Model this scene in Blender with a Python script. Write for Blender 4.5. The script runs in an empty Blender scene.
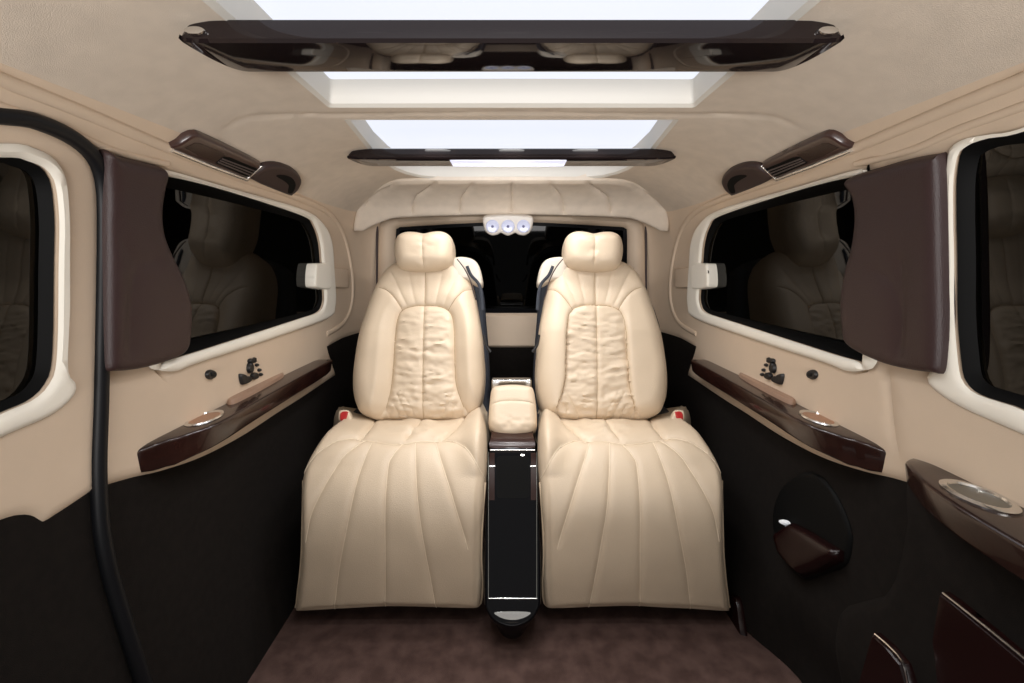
import bpy, math
import numpy as np
from mathutils import Vector
from mathutils.geometry import delaunay_2d_cdt

# ------------------------------------------------------------------ frame of the place
# X to the right, Y towards the tailgate, h = height relative to the eye (1.03 m above the carpet)
F, CX, CY, ZC = 450.0, 511.5, 262.0, 1.03
SC = bpy.context.scene
COL = SC.collection
A = lambda *a: np.array(a, float)


def smoothtab(xs, ys, w=5, n=400):
    t = np.linspace(xs[0], xs[-1], n)
    y = np.interp(t, xs, ys)
    k = np.ones(2 * w + 1) / (2 * w + 1)
    yp = np.pad(y, w, mode='edge')
    y2 = np.convolve(yp, k, 'valid')
    y2[:w] = y[:w]; y2[-w:] = y[-w:]
    return t, y2


WH = smoothtab([-1.15, -1.03, -.80, -.60, -.45, -.33, -.20, 0, .12, .19, .25, .42],
               [.635, .645, .695, .730, .745, .755, .760, .760, .752, .738, .700, .58], 9)
CT = smoothtab([-.5, 1.05, 1.2, 1.78, 2.3], [.36, .36, .352, .33, .31], 8)


def W(Y, h):
    Y = np.asarray(Y, float)
    b = np.interp(h, *WH)
    b = b * (1 - .03 * np.clip((Y - 1.3) / .7, 0, 1.3) ** 2)
    q = np.clip((Y - 1.93) / .27, 0, .999)
    return b - .06 * (1 - np.sqrt(1 - q * q))


def CE(X, Y):
    q = np.clip((np.abs(X) - .43) / .27, 0, 1.3)
    return np.interp(Y, *CT) - .11 * q * q


def ray(px, py):
    return (np.asarray(px, float) - CX) / F, -(np.asarray(py, float) - CY) / F


def shell(px, py, off=0.0):
    """where a line of sight meets walls / headliner -> X, Y, h"""
    a, b = ray(px, py)
    a, b = np.broadcast_arrays(a, b)
    lo = np.full(a.shape, .2); hi = np.full(a.shape, .2)
    done = np.zeros(a.shape, bool)
    for y in np.arange(.22, 2.2, .01):
        out = (np.abs(a * y) > W(y, b * y) - off) | (b * y > CE(a * y, np.full(a.shape, y)) - off)
        new = out & ~done
        hi = np.where(new, y, hi); lo = np.where(new, y - .01, lo)
        done |= out
    lo = np.where(done, lo, 2.19); hi = np.where(done, hi, 2.2)
    for _ in range(14):
        m = (lo + hi) / 2
        out = (np.abs(a * m) > W(m, b * m) - off) | (b * m > CE(a * m, m) - off)
        hi = np.where(out, m, hi); lo = np.where(out, lo, m)
    m = (lo + hi) / 2
    return a * m, m, b * m


def m_shell(p, off=0.0):
    X, Y, h = shell(p[:, 0], p[:, 1], off)
    return np.stack([X, Y, h + ZC], 1)


def m_off(off):
    return lambda p: m_shell(p, off)


def wall_only(p, off=0.0):
    """sight line against the wall surface alone -> (Y, h)"""
    a, b = ray(p[:, 0], p[:, 1])
    Y = np.full(len(p), .8)
    for _ in range(60):
        Y = .5 * Y + .5 * (W(Y, b * Y) - off) / np.abs(a)
    return np.stack([Y, b * Y], 1)


def yh(pts, off=0.0):
    return wall_only(np.array(pts, float), off)


def m_wall(sgn):
    def f(p):
        w = W(p[:, 0], p[:, 1])
        if sgn > 0:      # the right sill steps outwards towards the door
            k = np.clip((1.30 - p[:, 0]) / .2, 0, 1) * np.clip((-.78 - p[:, 1]) / .22, 0, 1)
            w = w + .065 * k * k * (3 - 2 * k)
        return np.stack([sgn * w, p[:, 0], p[:, 1] + ZC], 1)
    return f


def m_ceil(p):
    return np.stack([p[:, 0], p[:, 1], CE(p[:, 0], p[:, 1]) + ZC], 1)


def m_flatY(Y0):
    return lambda p: np.stack([p[:, 0], np.full(len(p), Y0), p[:, 1] + ZC], 1)


def m_plane(Y0, h0, k):
    """sight line against a plane Y = Y0 + k (h-h0)"""
    def f(p):
        a, b = ray(p[:, 0], p[:, 1])
        Y = (Y0 - k * h0) / (1 - k * b)
        return np.stack([a * Y, Y, b * Y + ZC], 1)
    return f


def m_fit(px3, off=0.0):
    """flat plate resting on three points of the shell"""
    q = m_shell(np.array(px3, float)) - A(0, 0, ZC)
    n = np.cross(q[1] - q[0], q[2] - q[0]); n /= np.linalg.norm(n)
    if np.dot(n, -q[0]) < 0: n = -n
    c = np.dot(n, q[0]) + off

    def f(p):
        a, b = ray(p[:, 0], p[:, 1])
        t = c / (a * n[0] + n[1] + b * n[2])
        return np.stack([a * t, t, b * t + ZC], 1)
    return f


def m_profile(prof):
    """surface swept sideways from a profile of (Y,h); sight rows pick the point on it"""
    pr = np.array(prof, float)
    t = np.linspace(0, len(pr) - 1, 300)
    Yd = smoothtab(np.arange(len(pr)), pr[:, 0], 14, 300)[1]
    hd = smoothtab(np.arange(len(pr)), pr[:, 1], 14, 300)[1]
    py = CY - F * hd / Yd
    o = np.argsort(py)
    py, Yd, hd = py[o], Yd[o], hd[o]

    def f(p):
        Y = np.interp(p[:, 1], py, Yd); h = np.interp(p[:, 1], py, hd)
        return np.stack([(p[:, 0] - CX) / F * Y, Y, h + ZC], 1)
    return f


# ------------------------------------------------------------------ 2-D helpers
def mir(pts):
    return [(2 * CX - x, y) for x, y in pts]


def smooth_closed(pts, n=6):
    p = np.array(pts, float); N = len(p); out = []
    for i in range(N):
        p0, p1, p2, p3 = p[i - 1], p[i], p[(i + 1) % N], p[(i + 2) % N]
        for k in range(n):
            t = k / n
            out.append(.5 * ((2 * p1) + (-p0 + p2) * t + (2 * p0 - 5 * p1 + 4 * p2 - p3) * t * t + (-p0 + 3 * p1 - 3 * p2 + p3) * t ** 3))
    return np.array(out)


def smooth_open(pts, n=8):
    p = np.array(pts, float); N = len(p); out = []
    for i in range(N - 1):
        p0, p1, p2, p3 = p[max(i - 1, 0)], p[i], p[i + 1], p[min(i + 2, N - 1)]
        for k in range(n):
            t = k / n
            out.append(.5 * ((2 * p1) + (-p0 + p2) * t + (2 * p0 - 5 * p1 + 4 * p2 - p3) * t * t + (-p0 + 3 * p1 - 3 * p2 + p3) * t ** 3))
    out.append(p[-1])
    return np.array(out)


def resample(p, step, closed=True):
    p = np.array(p, float)
    q = np.vstack([p, p[:1]]) if closed else p
    d = np.linalg.norm(np.diff(q, axis=0), axis=1); s = np.concatenate([[0], np.cumsum(d)])
    n = max(3, int(round(s[-1] / step)))
    t = np.linspace(0, s[-1], n + 1)
    r = np.stack([np.interp(t, s, q[:, i]) for i in range(p.shape[1])], 1)
    return r[:-1] if closed else r


def keepcorner(p, step):
    """resample every straight stretch but keep its corners"""
    p = np.array(p, float); out = []
    for i in range(len(p)):
        a, b = p[i], p[(i + 1) % len(p)]
        n = max(1, int(round(np.linalg.norm(b - a) / step)))
        for k in range(n):
            out.append(a + (b - a) * k / n)
    return np.array(out)


def inside(pts, poly):
    x, y = pts[:, 0], pts[:, 1]; c = np.zeros(len(pts), bool)
    n = len(poly)
    for i in range(n):
        x0, y0 = poly[i]; x1, y1 = poly[(i + 1) % n]
        if y0 == y1:
            continue
        m = ((y0 > y) != (y1 > y)) & (x < (x1 - x0) * (y - y0) / (y1 - y0) + x0)
        c ^= m
    return c


def mindist(P, Q):
    out = np.empty(len(P))
    for i in range(0, len(P), 2000):
        d = P[i:i + 2000, None, :] - Q[None, :, :]
        out[i:i + 2000] = np.sqrt((d * d).sum(2).min(1))
    return out


def normals(mapf, p, eps, toward=None):
    P = mapf(p)
    du = mapf(p + A(eps, 0)) - mapf(p - A(eps, 0))
    dv = mapf(p + A(0, eps)) - mapf(p - A(0, eps))
    N = np.cross(du, dv)
    N /= np.maximum(np.linalg.norm(N, axis=1), 1e-12)[:, None]
    t = A(0, .6, ZC) if toward is None else A(*toward)
    s = np.sign(((t - P) * N).sum(1)); s[s == 0] = 1
    return P, N * s[:, None]


# ------------------------------------------------------------------ meshes
def mkobj(name, V, Fc, mat, parent=None, smooth=True, sharp=None):
    me = bpy.data.meshes.new(name)
    me.from_pydata([tuple(map(float, v)) for v in V], [], [tuple(int(i) for i in f) for f in Fc])
    if smooth:
        me.polygons.foreach_set('use_smooth', [True] * len(me.polygons))
    if sharp:
        try:
            me.set_sharp_from_angle(angle=math.radians(sharp))
        except Exception:
            pass
    if mat:
        me.materials.append(mat)
    o = bpy.data.objects.new(name, me)
    COL.objects.link(o)
    if parent is not None:
        o.parent = parent
        o.matrix_parent_inverse = parent.matrix_world.inverted() if parent.type != 'EMPTY' else mat_inv(parent)
    return o


def mat_inv(e):
    from mathutils import Matrix
    return Matrix.Translation(e.location).inverted()


def tag(o, label=None, cat=None, group=None, kind=None):
    if label: o['label'] = label
    if cat: o['category'] = cat
    if group: o['group'] = group
    if kind: o['kind'] = kind
    return o


def empty(name, loc):
    e = bpy.data.objects.new(name, None)
    e.empty_display_size = .05
    e.location = loc
    COL.objects.link(e)
    return e


def patch(name, outline, mapf, mat, parent=None, holes=(), step=4.0, height=None, back=.01, closed=True,
          seams=(), eps=None, toward=None, flip=False, extra=None, sharp=40, holeback=None, insets=None):
    """triangulated surface patch over a 2-D outline, raised by height(distance to rim), with a skirt behind it.
    seams: list of (polyline2D, depth, width)"""
    eps = eps or step * .2
    ol = np.array(outline, float); hs = [np.array(h, float) for h in holes]
    loops = [ol] + hs
    pts = []; edges = []; base = 0; idx = []
    for lp in loops:
        n = len(lp); pts.append(lp); idx.append(list(range(base, base + n)))
        edges += [(base + i, base + (i + 1) % n) for i in range(n)]; base += n
    rim = np.vstack(loops)
    lo, hi = ol.min(0), ol.max(0)
    xs = np.arange(lo[0] + step * .5, hi[0], step); ys = np.arange(lo[1] + step * .5, hi[1], step * .866)
    G = np.array([(x + (step * .5 if j % 2 else 0), y) for j, y in enumerate(ys) for x in xs])
    sm3 = []; sadd = []
    for sp, dep, wid in seams:
        s2 = resample(sp, step * .5, closed=False)
        ns = len(s2); tt = np.minimum(np.arange(ns), ns - 1 - np.arange(ns)) / (ns * .14)
        sm3.append((mapf(s2), dep, wid, np.clip(tt + .15, 0, 1)))
        tn = np.gradient(s2, axis=0); tn /= np.linalg.norm(tn, axis=1)[:, None] + 1e-9
        nn = np.stack([-tn[:, 1], tn[:, 0]], 1)
        for o in (0, step * .45, -step * .45):
            sadd.append(s2[::2] + nn[::2] * o)
    if sadd:
        S = np.vstack(sadd)
        if len(G):
            G = G[mindist(G, S) > step * .42]
        keep = [0]
        # thin the seam points so that none coincide
        S = S[np.unique(np.round(S / (step * .3)).astype(int), axis=0, return_index=True)[1]]
        G = np.vstack([G, S]) if len(G) else S
    if len(G):
        m = inside(G, ol)
        for h in hs: m &= ~inside(G, h)
        G = G[m]
    if height is not None and insets is None: insets = (step * .35, step * .85, step * 1.45)
    rimd = np.vstack([keepcorner(l, step * .25) for l in loops])
    if insets:
        if len(G): G = G[mindist(G, rimd) > insets[-1] + step * .45]
        for li, lp in enumerate(loops):
            lq = keepcorner(lp, step * .7) if True else lp
            tg = np.roll(lq, -1, 0) - np.roll(lq, 1, 0); tg /= np.linalg.norm(tg, axis=1)[:, None] + 1e-12
            nq = np.stack([-tg[:, 1], tg[:, 0]], 1)
            ar = (lq[:, 0] * np.roll(lq[:, 1], -1) - np.roll(lq[:, 0], -1) * lq[:, 1]).sum()
            if (ar < 0) != (li > 0): nq = -nq
            for k in insets:
                r_ = lq + nq * k
                m = inside(r_, ol)
                for h in hs: m &= ~inside(r_, h)
                r_ = r_[m]
                if not len(r_): continue
                r_ = r_[mindist(r_, rimd) > k * .93]
                if len(r_) and len(pts) > len(loops): r_ = r_[mindist(r_, np.vstack(pts[len(loops):])) > step * .3]
                if len(r_) > 1:
                    kk = [0]
                    for i_ in range(1, len(r_)):
                        if np.linalg.norm(r_[i_] - r_[kk[-1]]) > step * .3: kk.append(i_)
                    r_ = r_[kk]
                if len(r_): pts.append(r_)
        if len(G): pts.append(G)
    elif len(G):
        G = G[mindist(G, rim) > step * .45]
        pts.append(G)
    p2 = np.vstack(pts)
    vc, _, fc, ov, _, _ = delaunay_2d_cdt([Vector(v) for v in p2], edges, [], 0, 1e-7)
    q = np.array([(v[0], v[1]) for v in vc])
    src = {}
    for i, o in enumerate(ov):
        for k in o: src[k] = i
    tri = np.array([f for f in fc if len(f) == 3])
    cen = q[tri].mean(1)
    m = inside(cen, ol)
    for h in hs: m &= ~inside(cen, h)
    tri = tri[m]
    P, N = normals(mapf, q, eps, toward)
    if flip: N = -N
    R3 = mapf(keepcorner(ol, step * .5)) if len(ol) < 4000 else mapf(ol)
    for h in hs: R3 = np.vstack([R3, mapf(keepcorner(h, step * .5))])
    d = mindist(P, R3)
    H = height(d) if height else np.zeros(len(q))
    if extra is not None: H = H + extra(q, P, d)
    for s3, dep, wid, tw_ in sm3:
        ds = np.empty(len(P)); dep_ = dep; dep = np.empty(len(P))
        for i in range(0, len(P), 2000):
            dd = ((P[i:i + 2000, None, :] - s3[None]) ** 2).sum(2); j = dd.argmin(1)
            ds[i:i + 2000] = np.sqrt(dd.min(1)); dep[i:i + 2000] = dep_ * tw_[j]
        H = H - dep * (.55 * np.exp(-(ds / wid) ** 2) + .45 * np.exp(-(ds / (wid * .3)) ** 2)) * np.clip(d / (wid * 1.2), 0, 1)
    V = P + N * H[:, None]
    # orient triangles along N
    a, b, c = V[tri[:, 0]], V[tri[:, 1]], V[tri[:, 2]]
    s = (np.cross(b - a, c - a) * N[tri[:, 0]]).sum(1) < 0
    tri[s] = tri[s][:, ::-1]
    V = list(V); Fc = [tuple(t) for t in tri]
    nf = len(V)
    if back:
        used = set(); bmap = {}
        for li, loop in enumerate(idx):
            L = [src[k] for k in loop]
            bb = back if li == 0 or holeback is None else holeback
            for i in L:
                if i not in bmap:
                    bmap[i] = len(V); V.append(P[i] - N[i] * bb)
            for i in range(len(L)):
                x, y = L[i], L[(i + 1) % len(L)]
                if x == y: continue
                Fc.append((x, y, bmap[y], bmap[x]))
        if closed and not hs:
            L = [src[k] for k in idx[0]]
            # back cap: reuse the triangulation with vertices pushed back
            for i in range(len(q)):
                if i not in bmap:
                    bmap[i] = len(V); V.append(P[i] - N[i] * back)
            Fc += [(bmap[t[2]], bmap[t[1]], bmap[t[0]]) for t in tri]
    # consistent winding of skirts
    import bmesh
    o = mkobj(name, V, Fc, mat, parent)
    bm = bmesh.new(); bm.from_mesh(o.data)
    if back and closed and not hs:
        bmesh.ops.recalc_face_normals(bm, faces=bm.faces)
    bm.to_mesh(o.data); bm.free()
    if sharp:
        o.data.set_sharp_from_angle(angle=math.radians(sharp))
    return o


def stitch(o, mapf, seams, r, mt, name='stitching', toward=None, lift=0.0):
    """thread lying in the seams of o (one mesh)"""
    from mathutils.bvhtree import BVHTree
    me = o.data
    bv = BVHTree.FromPolygons([v.co for v in me.vertices], [tuple(p.vertices) for p in me.polygons])
    V = []; Fc = []
    for s in seams:
        pts = resample(s, 1.6, closed=False)
        P, N = normals(mapf, pts, .5, toward)
        inv = o.parent.location if o.parent else Vector((0, 0, 0))
        Q = []
        for p, nn_ in zip(P, N):
            hit = bv.ray_cast(Vector(p + nn_ * .2), Vector(-nn_))
            if hit[0] is not None: Q.append(np.array(hit[0]) + nn_ * lift)
        if len(Q) < 3: continue
        Q = np.array(Q); n = 6; b = len(V)
        T = np.gradient(Q, axis=0); T /= np.linalg.norm(T, axis=1)[:, None] + 1e-12
        u0 = N[0]
        for q_, t_ in zip(Q, T):
            u = u0 - t_ * np.dot(u0, t_); u /= np.linalg.norm(u) + 1e-12; w_ = np.cross(t_, u)
            for j in range(n):
                a_ = 2 * math.pi * j / n; V.append(q_ + u * math.cos(a_) * r + w_ * math.sin(a_) * r)
        for i in range(len(Q) - 1):
            for j in range(n):
                a_ = b + i * n + j; c_ = b + i * n + (j + 1) % n
                Fc.append((a_, c_, c_ + n, a_ + n))
    return V, Fc


def pill(T, r, p=.5):
    """rounded rim profile of height T over radius r"""
    def f(d):
        t = np.clip(d / r, 0, 1)
        return T * np.power(np.maximum(1 - (1 - t) ** 2, 0), p)
    return f


def tube(name, P3, r, mat, parent=None, n=10, closed=False, flat=1.0, up=None, taper=False):
    """round (or flattened along up) tube through 3-D points"""
    P = np.array(P3, float); N = len(P)
    V = []; Fc = []
    T = np.gradient(P, axis=0)
    if closed: T = np.roll(P, -1, 0) - np.roll(P, 1, 0)
    T /= np.linalg.norm(T, axis=1)[:, None] + 1e-12
    prev = None
    for i in range(N):
        if up is not None:
            u = up[i] if np.ndim(up) == 2 else np.array(up, float)
            u = u - T[i] * np.dot(u, T[i])
        elif prev is None:
            u = np.cross(T[i], A(0, 0, 1) if abs(T[i][2]) < .9 else A(1, 0, 0))
        else:
            u = prev - T[i] * np.dot(prev, T[i])
        u /= np.linalg.norm(u) + 1e-12; prev = u
        w = np.cross(T[i], u)
        k = r if not taper else r * min(1, (.25 + 1.2 * math.sin(math.pi * i / (N - 1))))
        for j in range(n):
            a = 2 * math.pi * j / n
            V.append(P[i] + u * math.cos(a) * k * flat + w * math.sin(a) * k)
    for i in range(N if closed else N - 1):
        for j in range(n):
            a = i * n + j; b = i * n + (j + 1) % n; i2 = (i + 1) % N
            Fc.append((a, b, i2 * n + (j + 1) % n, i2 * n + j))
    if not closed:
        Fc.append(tuple(range(n))[::-1]); Fc.append(tuple((N - 1) * n + j for j in range(n)))
    return mkobj(name, V, Fc, mat, parent, sharp=50)


def shell_tube(name, px, r, mat, parent=None, flat=.5, lift=0.0, step=5.0, smooth=True, **kw):
    p = smooth_open(px) if smooth else np.array(px, float)
    p = resample(p, step, closed=False)
    P, N = normals(m_shell, p, 1.0)
    return tube(name, P + N * lift, r, mat, parent, flat=flat, up=N, **kw)


def loft(name, secs, mat, parent=None, closed_sec=True, caps=True, sharp=40):
    """secs: list of (n,3) arrays"""
    n = len(secs[0]); V = [v for s in secs for v in s]; Fc = []
    for i in range(len(secs) - 1):
        for j in range(n if closed_sec else n - 1):
            a = i * n + j; b = i * n + (j + 1) % n
            Fc.append((a, b, b + n, a + n))
    if caps:
        Fc.append(tuple(range(n))[::-1]); Fc.append(tuple((len(secs) - 1) * n + j for j in range(n)))
    import bmesh
    o = mkobj(name, V, Fc, mat, parent)
    bm = bmesh.new(); bm.from_mesh(o.data); bmesh.ops.recalc_face_normals(bm, faces=bm.faces); bm.to_mesh(o.data); bm.free()
    if sharp: o.data.set_sharp_from_angle(angle=math.radians(sharp))
    return o


def rbox(name, lo, hi, mat, parent=None, bev=.01, seg=3):
    import bmesh
    bm = bmesh.new(); bmesh.ops.create_cube(bm, size=1)
    for v in bm.verts:
        v.co = Vector([lo[i] + (v.co[i] + .5) * (hi[i] - lo[i]) for i in range(3)])
    bmesh.ops.bevel(bm, geom=list(bm.edges), offset=bev, segments=seg, profile=.5, affect='EDGES')
    me = bpy.data.meshes.new(name); bm.to_mesh(me); bm.free()
    me.polygons.foreach_set('use_smooth', [True] * len(me.polygons)); me.set_sharp_from_angle(angle=math.radians(35))
    me.materials.append(mat)
    o = bpy.data.objects.new(name, me); COL.objects.link(o)
    if parent is not None:
        o.parent = parent; o.matrix_parent_inverse = mat_inv(parent)
    return o


def disc_loft(name, C, U, V, prof, mat, parent=None, n=40, sx=1.0, sy=1.0):
    """lathe: prof list of (radius, height) about C with axes U,V and normal UxV"""
    Nn = np.cross(U, V); secs = []
    for r, z in prof:
        secs.append(np.array([C + U * r * sx * math.cos(a) + V * r * sy * math.sin(a) + Nn * z
                              for a in np.linspace(0, 2 * math.pi, n, endpoint=False)]))
    return loft(name, secs, mat, parent, sharp=45)


# ------------------------------------------------------------------ materials
def mat(name, col, rough=.5, noise=0, nscale=200, bump=0.0, bscale=300, coat=0, spec=.5, metal=0, sheen=0,
        emis=None, estr=0, col2=None, ior=1.5, detail=4, voronoi=False, coatr=.03):
    m = bpy.data.materials.new(name); m.use_nodes = True
    nt = m.node_tree; b = nt.nodes['Principled BSDF']
    b.inputs['Base Color'].default_value = (*col, 1)
    b.inputs['Roughness'].default_value = rough
    b.inputs['Metallic'].default_value = metal
    b.inputs['Specular IOR Level'].default_value = spec
    b.inputs['IOR'].default_value = ior
    if coat:
        b.inputs['Coat Weight'].default_value = coat; b.inputs['Coat Roughness'].default_value = coatr
    if sheen:
        b.inputs['Sheen Weight'].default_value = sheen; b.inputs['Sheen Roughness'].default_value = .5
        b.inputs['Sheen Tint'].default_value = (*[min(1, c * 3 + .1) for c in col], 1)
    if emis:
        b.inputs['Emission Color'].default_value = (*emis, 1); b.inputs['Emission Strength'].default_value = estr
    tc = nt.nodes.new('ShaderNodeTexCoord')
    if noise or col2:
        n = nt.nodes.new('ShaderNodeTexNoise'); n.inputs['Scale'].default_value = nscale; n.inputs['Detail'].default_value = detail
        nt.links.new(tc.outputs['Object'], n.inputs['Vector'])
        r = nt.nodes.new('ShaderNodeValToRGB')
        c2 = col2 or tuple(c * (1 - noise) for c in col)
        r.color_ramp.elements[0].position = .35; r.color_ramp.elements[0].color = (*c2, 1)
        r.color_ramp.elements[1].position = .65; r.color_ramp.elements[1].color = (*col, 1)
        nt.links.new(n.outputs['Fac'], r.inputs['Fac']); nt.links.new(r.outputs['Color'], b.inputs['Base Color'])
    if bump:
        if voronoi:
            n2 = nt.nodes.new('ShaderNodeTexVoronoi'); n2.inputs['Scale'].default_value = bscale; out = n2.outputs['Distance']
        else:
            n2 = nt.nodes.new('ShaderNodeTexNoise'); n2.inputs['Scale'].default_value = bscale; n2.inputs['Detail'].default_value = 5; out = n2.outputs['Fac']
        nt.links.new(tc.outputs['Object'], n2.inputs['Vector'])
        bp = nt.nodes.new('ShaderNodeBump'); bp.inputs['Strength'].default_value = bump; bp.inputs['Distance'].default_value = .002
        nt.links.new(out, bp.inputs['Height']); nt.links.new(bp.outputs['Normal'], b.inputs['Normal'])
    return m


M = {}
M['leather'] = mat('cream_leather', (.66, .53, .385), .42, noise=.05, nscale=9, bump=.25, bscale=420, voronoi=True)
M['leather_pad'] = mat('tan_leather', (.36, .23, .16), .45, noise=.05, nscale=9, bump=.25, bscale=420, voronoi=True)
M['thread_lit'] = mat('highlight_thread', (.80, .68, .52), .6)  # cream tone puts the highlight of the leg rest seams into the thread
M['thread'] = mat('tan_thread', (.42, .30, .18), .7)
M['piping'] = mat('cream_piping', (.62, .49, .34), .45)
M['headliner'] = mat('headliner_fabric', (.66, .57, .47), .85, noise=.07, nscale=25, bump=.35, bscale=700)
M['headliner_lt'] = mat('cream_plastic', (.60, .53, .44), .5)
M['panel'] = mat('beige_panel', (.68, .54, .405), .6, noise=.03, nscale=12, bump=.12, bscale=500)
M['trim'] = mat('ivory_trim', (.93, .88, .77), .5)
M['recess'] = mat('ivory_recess', (.62, .59, .53), .6)
M['carpet_dark'] = mat('dark_brown_carpet', (.011, .0085, .007), .95, noise=.25, nscale=60, bump=.5, bscale=900, spec=.15)
M['carpet'] = mat('brown_floor_carpet', (.105, .064, .054), 1.0, col2=(.062, .036, .030), nscale=22, bump=1.0, bscale=600, detail=9, spec=.1, sheen=.2)
M['wood'] = mat('dark_lacquered_wood', (.030, .011, .008), .22, col2=(.016, .006, .005), nscale=14, coat=.35, coatr=.03, spec=.35)
M['wood_dark'] = mat('dark_wood_trim', (.030, .013, .010), .2, spec=.3)
M['black_gloss'] = mat('black_gloss', (.004, .004, .005), .08, spec=.22)
M['maroon_gloss'] = mat('maroon_gloss', (.011, .003, .003), .25, spec=.3)
M['pad'] = mat('brown_leather_panel', (.036, .0165, .016), .5, noise=.06, nscale=10, bump=.2, bscale=420, voronoi=True)
M['vent'] = mat('brown_vent_plastic', (.045, .020, .016), .3, coat=.5)
M['vent_slat'] = mat('grey_brown_slat', (.10, .075, .07), .35)
M['dark_brown'] = mat('dark_brown_plastic', (.035, .018, .016), .45)
M['rubber'] = mat('black_rubber', (.006, .0065, .008), .45, spec=.25)
M['gasket'] = mat('window_gasket', (.004, .004, .004), .6, spec=.1)
M['black'] = mat('black_plastic', (.008, .008, .009), .4)
M['chrome'] = mat('brushed_chrome', (.75, .74, .72), .22, metal=1)
M['cup'] = mat('cup_liner_metal', (.20, .20, .18), .3, metal=.8)
M['amber'] = mat('amber_cup', (.45, .26, .17), .3, metal=.6)
M['red'] = mat('red_button', (.45, .02, .02), .4)
M['navy'] = mat('black_woven_belt', (.018, .022, .032), .7, bump=.4, bscale=500)
M['glass'] = mat('dark_privacy_glass', (.0012, .0012, .0010), .02, spec=.27)
M['glass_rear'] = mat('dark_rear_glass', (.0006, .0006, .0006), .03, spec=.07)
M['glow'] = mat('lit_ceiling_panel', (.12, .12, .13), .6, emis=(.86, .90, 1.0), estr=.86)
M['lens'] = mat('reading_lamp_lens', (.55, .58, .75), .2, emis=(.75, .80, 1.0), estr=.08, coat=.3)
M['lens_dark'] = mat('lamp_lens_core', (.12, .13, .25), .3)
M['white'] = mat('white_lamp', (.7, .7, .7), .3, emis=(.9, .95, 1), estr=.3)
M['silver'] = mat('silver_bezel', (.60, .56, .51), .35)

# ================================================================== SHELL
# window outlines in the photograph's frame (left side; the right side mirrors them)
Q_HOLE = [(158, 182), (165, 174), (230, 190), (303, 215), (315, 226), (321, 248), (324, 290), (324, 303), (319, 312), (300, 319), (232, 341), (168, 360.5), (160, 355)]
Q_OUT = [(146, 195), (156, 171), (167, 167.5), (230, 186), (300, 207), (322, 221), (332, 243), (335, 285), (335, 306), (328, 318.5), (270, 339.5), (200, 362.5), (178, 371), (160, 370.5), (148, 365), (143, 335)]
DL_HOLE = [(-190, 172), (0, 156), (30, 160), (48, 169), (57, 188), (60, 230), (59, 300), (57, 362), (50, 384), (34, 400), (0, 415), (-190, 500)]
DL_OUT = [(-215, 155), (0, 141), (36, 146), (57, 159), (67, 182), (70, 230), (70, 300), (68, 368), (76, 384), (72, 398), (52, 415), (0, 438), (-215, 535)]
DR_HOLE = [(1200, 60), (1024, 128), (985, 136), (964, 144), (954, 158), (951, 200), (952, 300), (956, 362), (961, 382), (974, 394), (1000, 403), (1024, 412), (1200, 492)]
DR_OUT = [(1225, 45), (1024, 124), (985, 132), (958, 138), (945, 154), (943, 200), (943, 300), (938, 356), (925, 378), (938, 394), (965, 410), (1024, 436), (1225, 530)]
SEAL = [(-420, 100), (-150, 104), (0, 113), (40, 122), (70, 137), (88, 155), (96, 180), (98, 220), (97, 300), (95, 400), (93, 470), (96, 530), (106, 580), (121, 630), (140, 690), (152, 720)]
LOW = [(92, 489), (130, 478), (160, 471), (200, 457.5), (240, 437), (277, 413), (300, 398.5), (335, 375)]


def lowcurve():
    p = yh(smooth_open(LOW))
    return p


q_hole = resample(smooth_closed(yh(Q_HOLE, .013), 6), .012); q_out = resample(smooth_closed(yh(Q_OUT, .013), 6), .012)
dl_hole = resample(smooth_closed(yh(DL_HOLE, .013), 6), .012); dl_out = resample(smooth_closed(yh(DL_OUT, .013), 6), .012)
dr_hole = resample(smooth_closed(yh(DR_HOLE, .013), 6), .012); dr_out = resample(smooth_closed(yh(DR_OUT, .013), 6), .012)
seal_yh = yh(smooth_open(SEAL, 6))
seal_yh[:, 1] = np.minimum(seal_yh[:, 1], .30)
lowc = lowcurve()
back_end = 2.205
low_rear = [(1.80, -.34), (1.95, -.33), (back_end, -.33)]

floor = patch('floor', keepcorner([(-.85, -.05), (.85, -.05), (.85, 2.3), (-.85, 2.3)], .1), lambda p: np.stack([p[:, 0], p[:, 1], np.zeros(len(p))], 1),
              M['carpet'], step=.05, back=.03)
tag(floor, kind='structure')

# walls: beige upper trim
lip = lambda d: .007 * np.sqrt(np.clip(d / .008, 0, 1))
seal_up = [tuple(p) for p in seal_yh if p[1] > -.44]           # front top first
seal_lo = [tuple(p) for p in seal_yh if p[1] <= -.44]
Lc = [tuple(p) for p in lowc]
i0 = seal_up[-1]
wl_poly = [(seal_up[0][0], .33)] + seal_up + Lc + low_rear + [(back_end, .33)]
wall_left = patch('wall_left', keepcorner(wl_poly, .02), m_wall(-1), M['panel'], holes=[q_hole], step=.025, height=lip, back=.02, closed=False)
tag(wall_left, 'beige left wall panel around the long rear quarter window', kind='structure')
wr_poly = [(.05, .33), (.05, -.43), (.70, -.425), (.80, -.42)] + Lc + low_rear + [(back_end, .33)]
# right side seam between body panel and door
seam_r = yh(smooth_open([(890, 360), (893, 400), (897, 440), (906, 480), (910, 486)]))
wall_right = patch('wall_right', keepcorner(wr_poly, .02), m_wall(1), M['panel'], holes=[q_hole, dr_hole], step=.025, height=lip, back=.02,
                   closed=False, seams=[(seam_r, .006, .007)])
tag(wall_right, 'beige right wall panel around the quarter window and door window', kind='structure')

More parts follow.
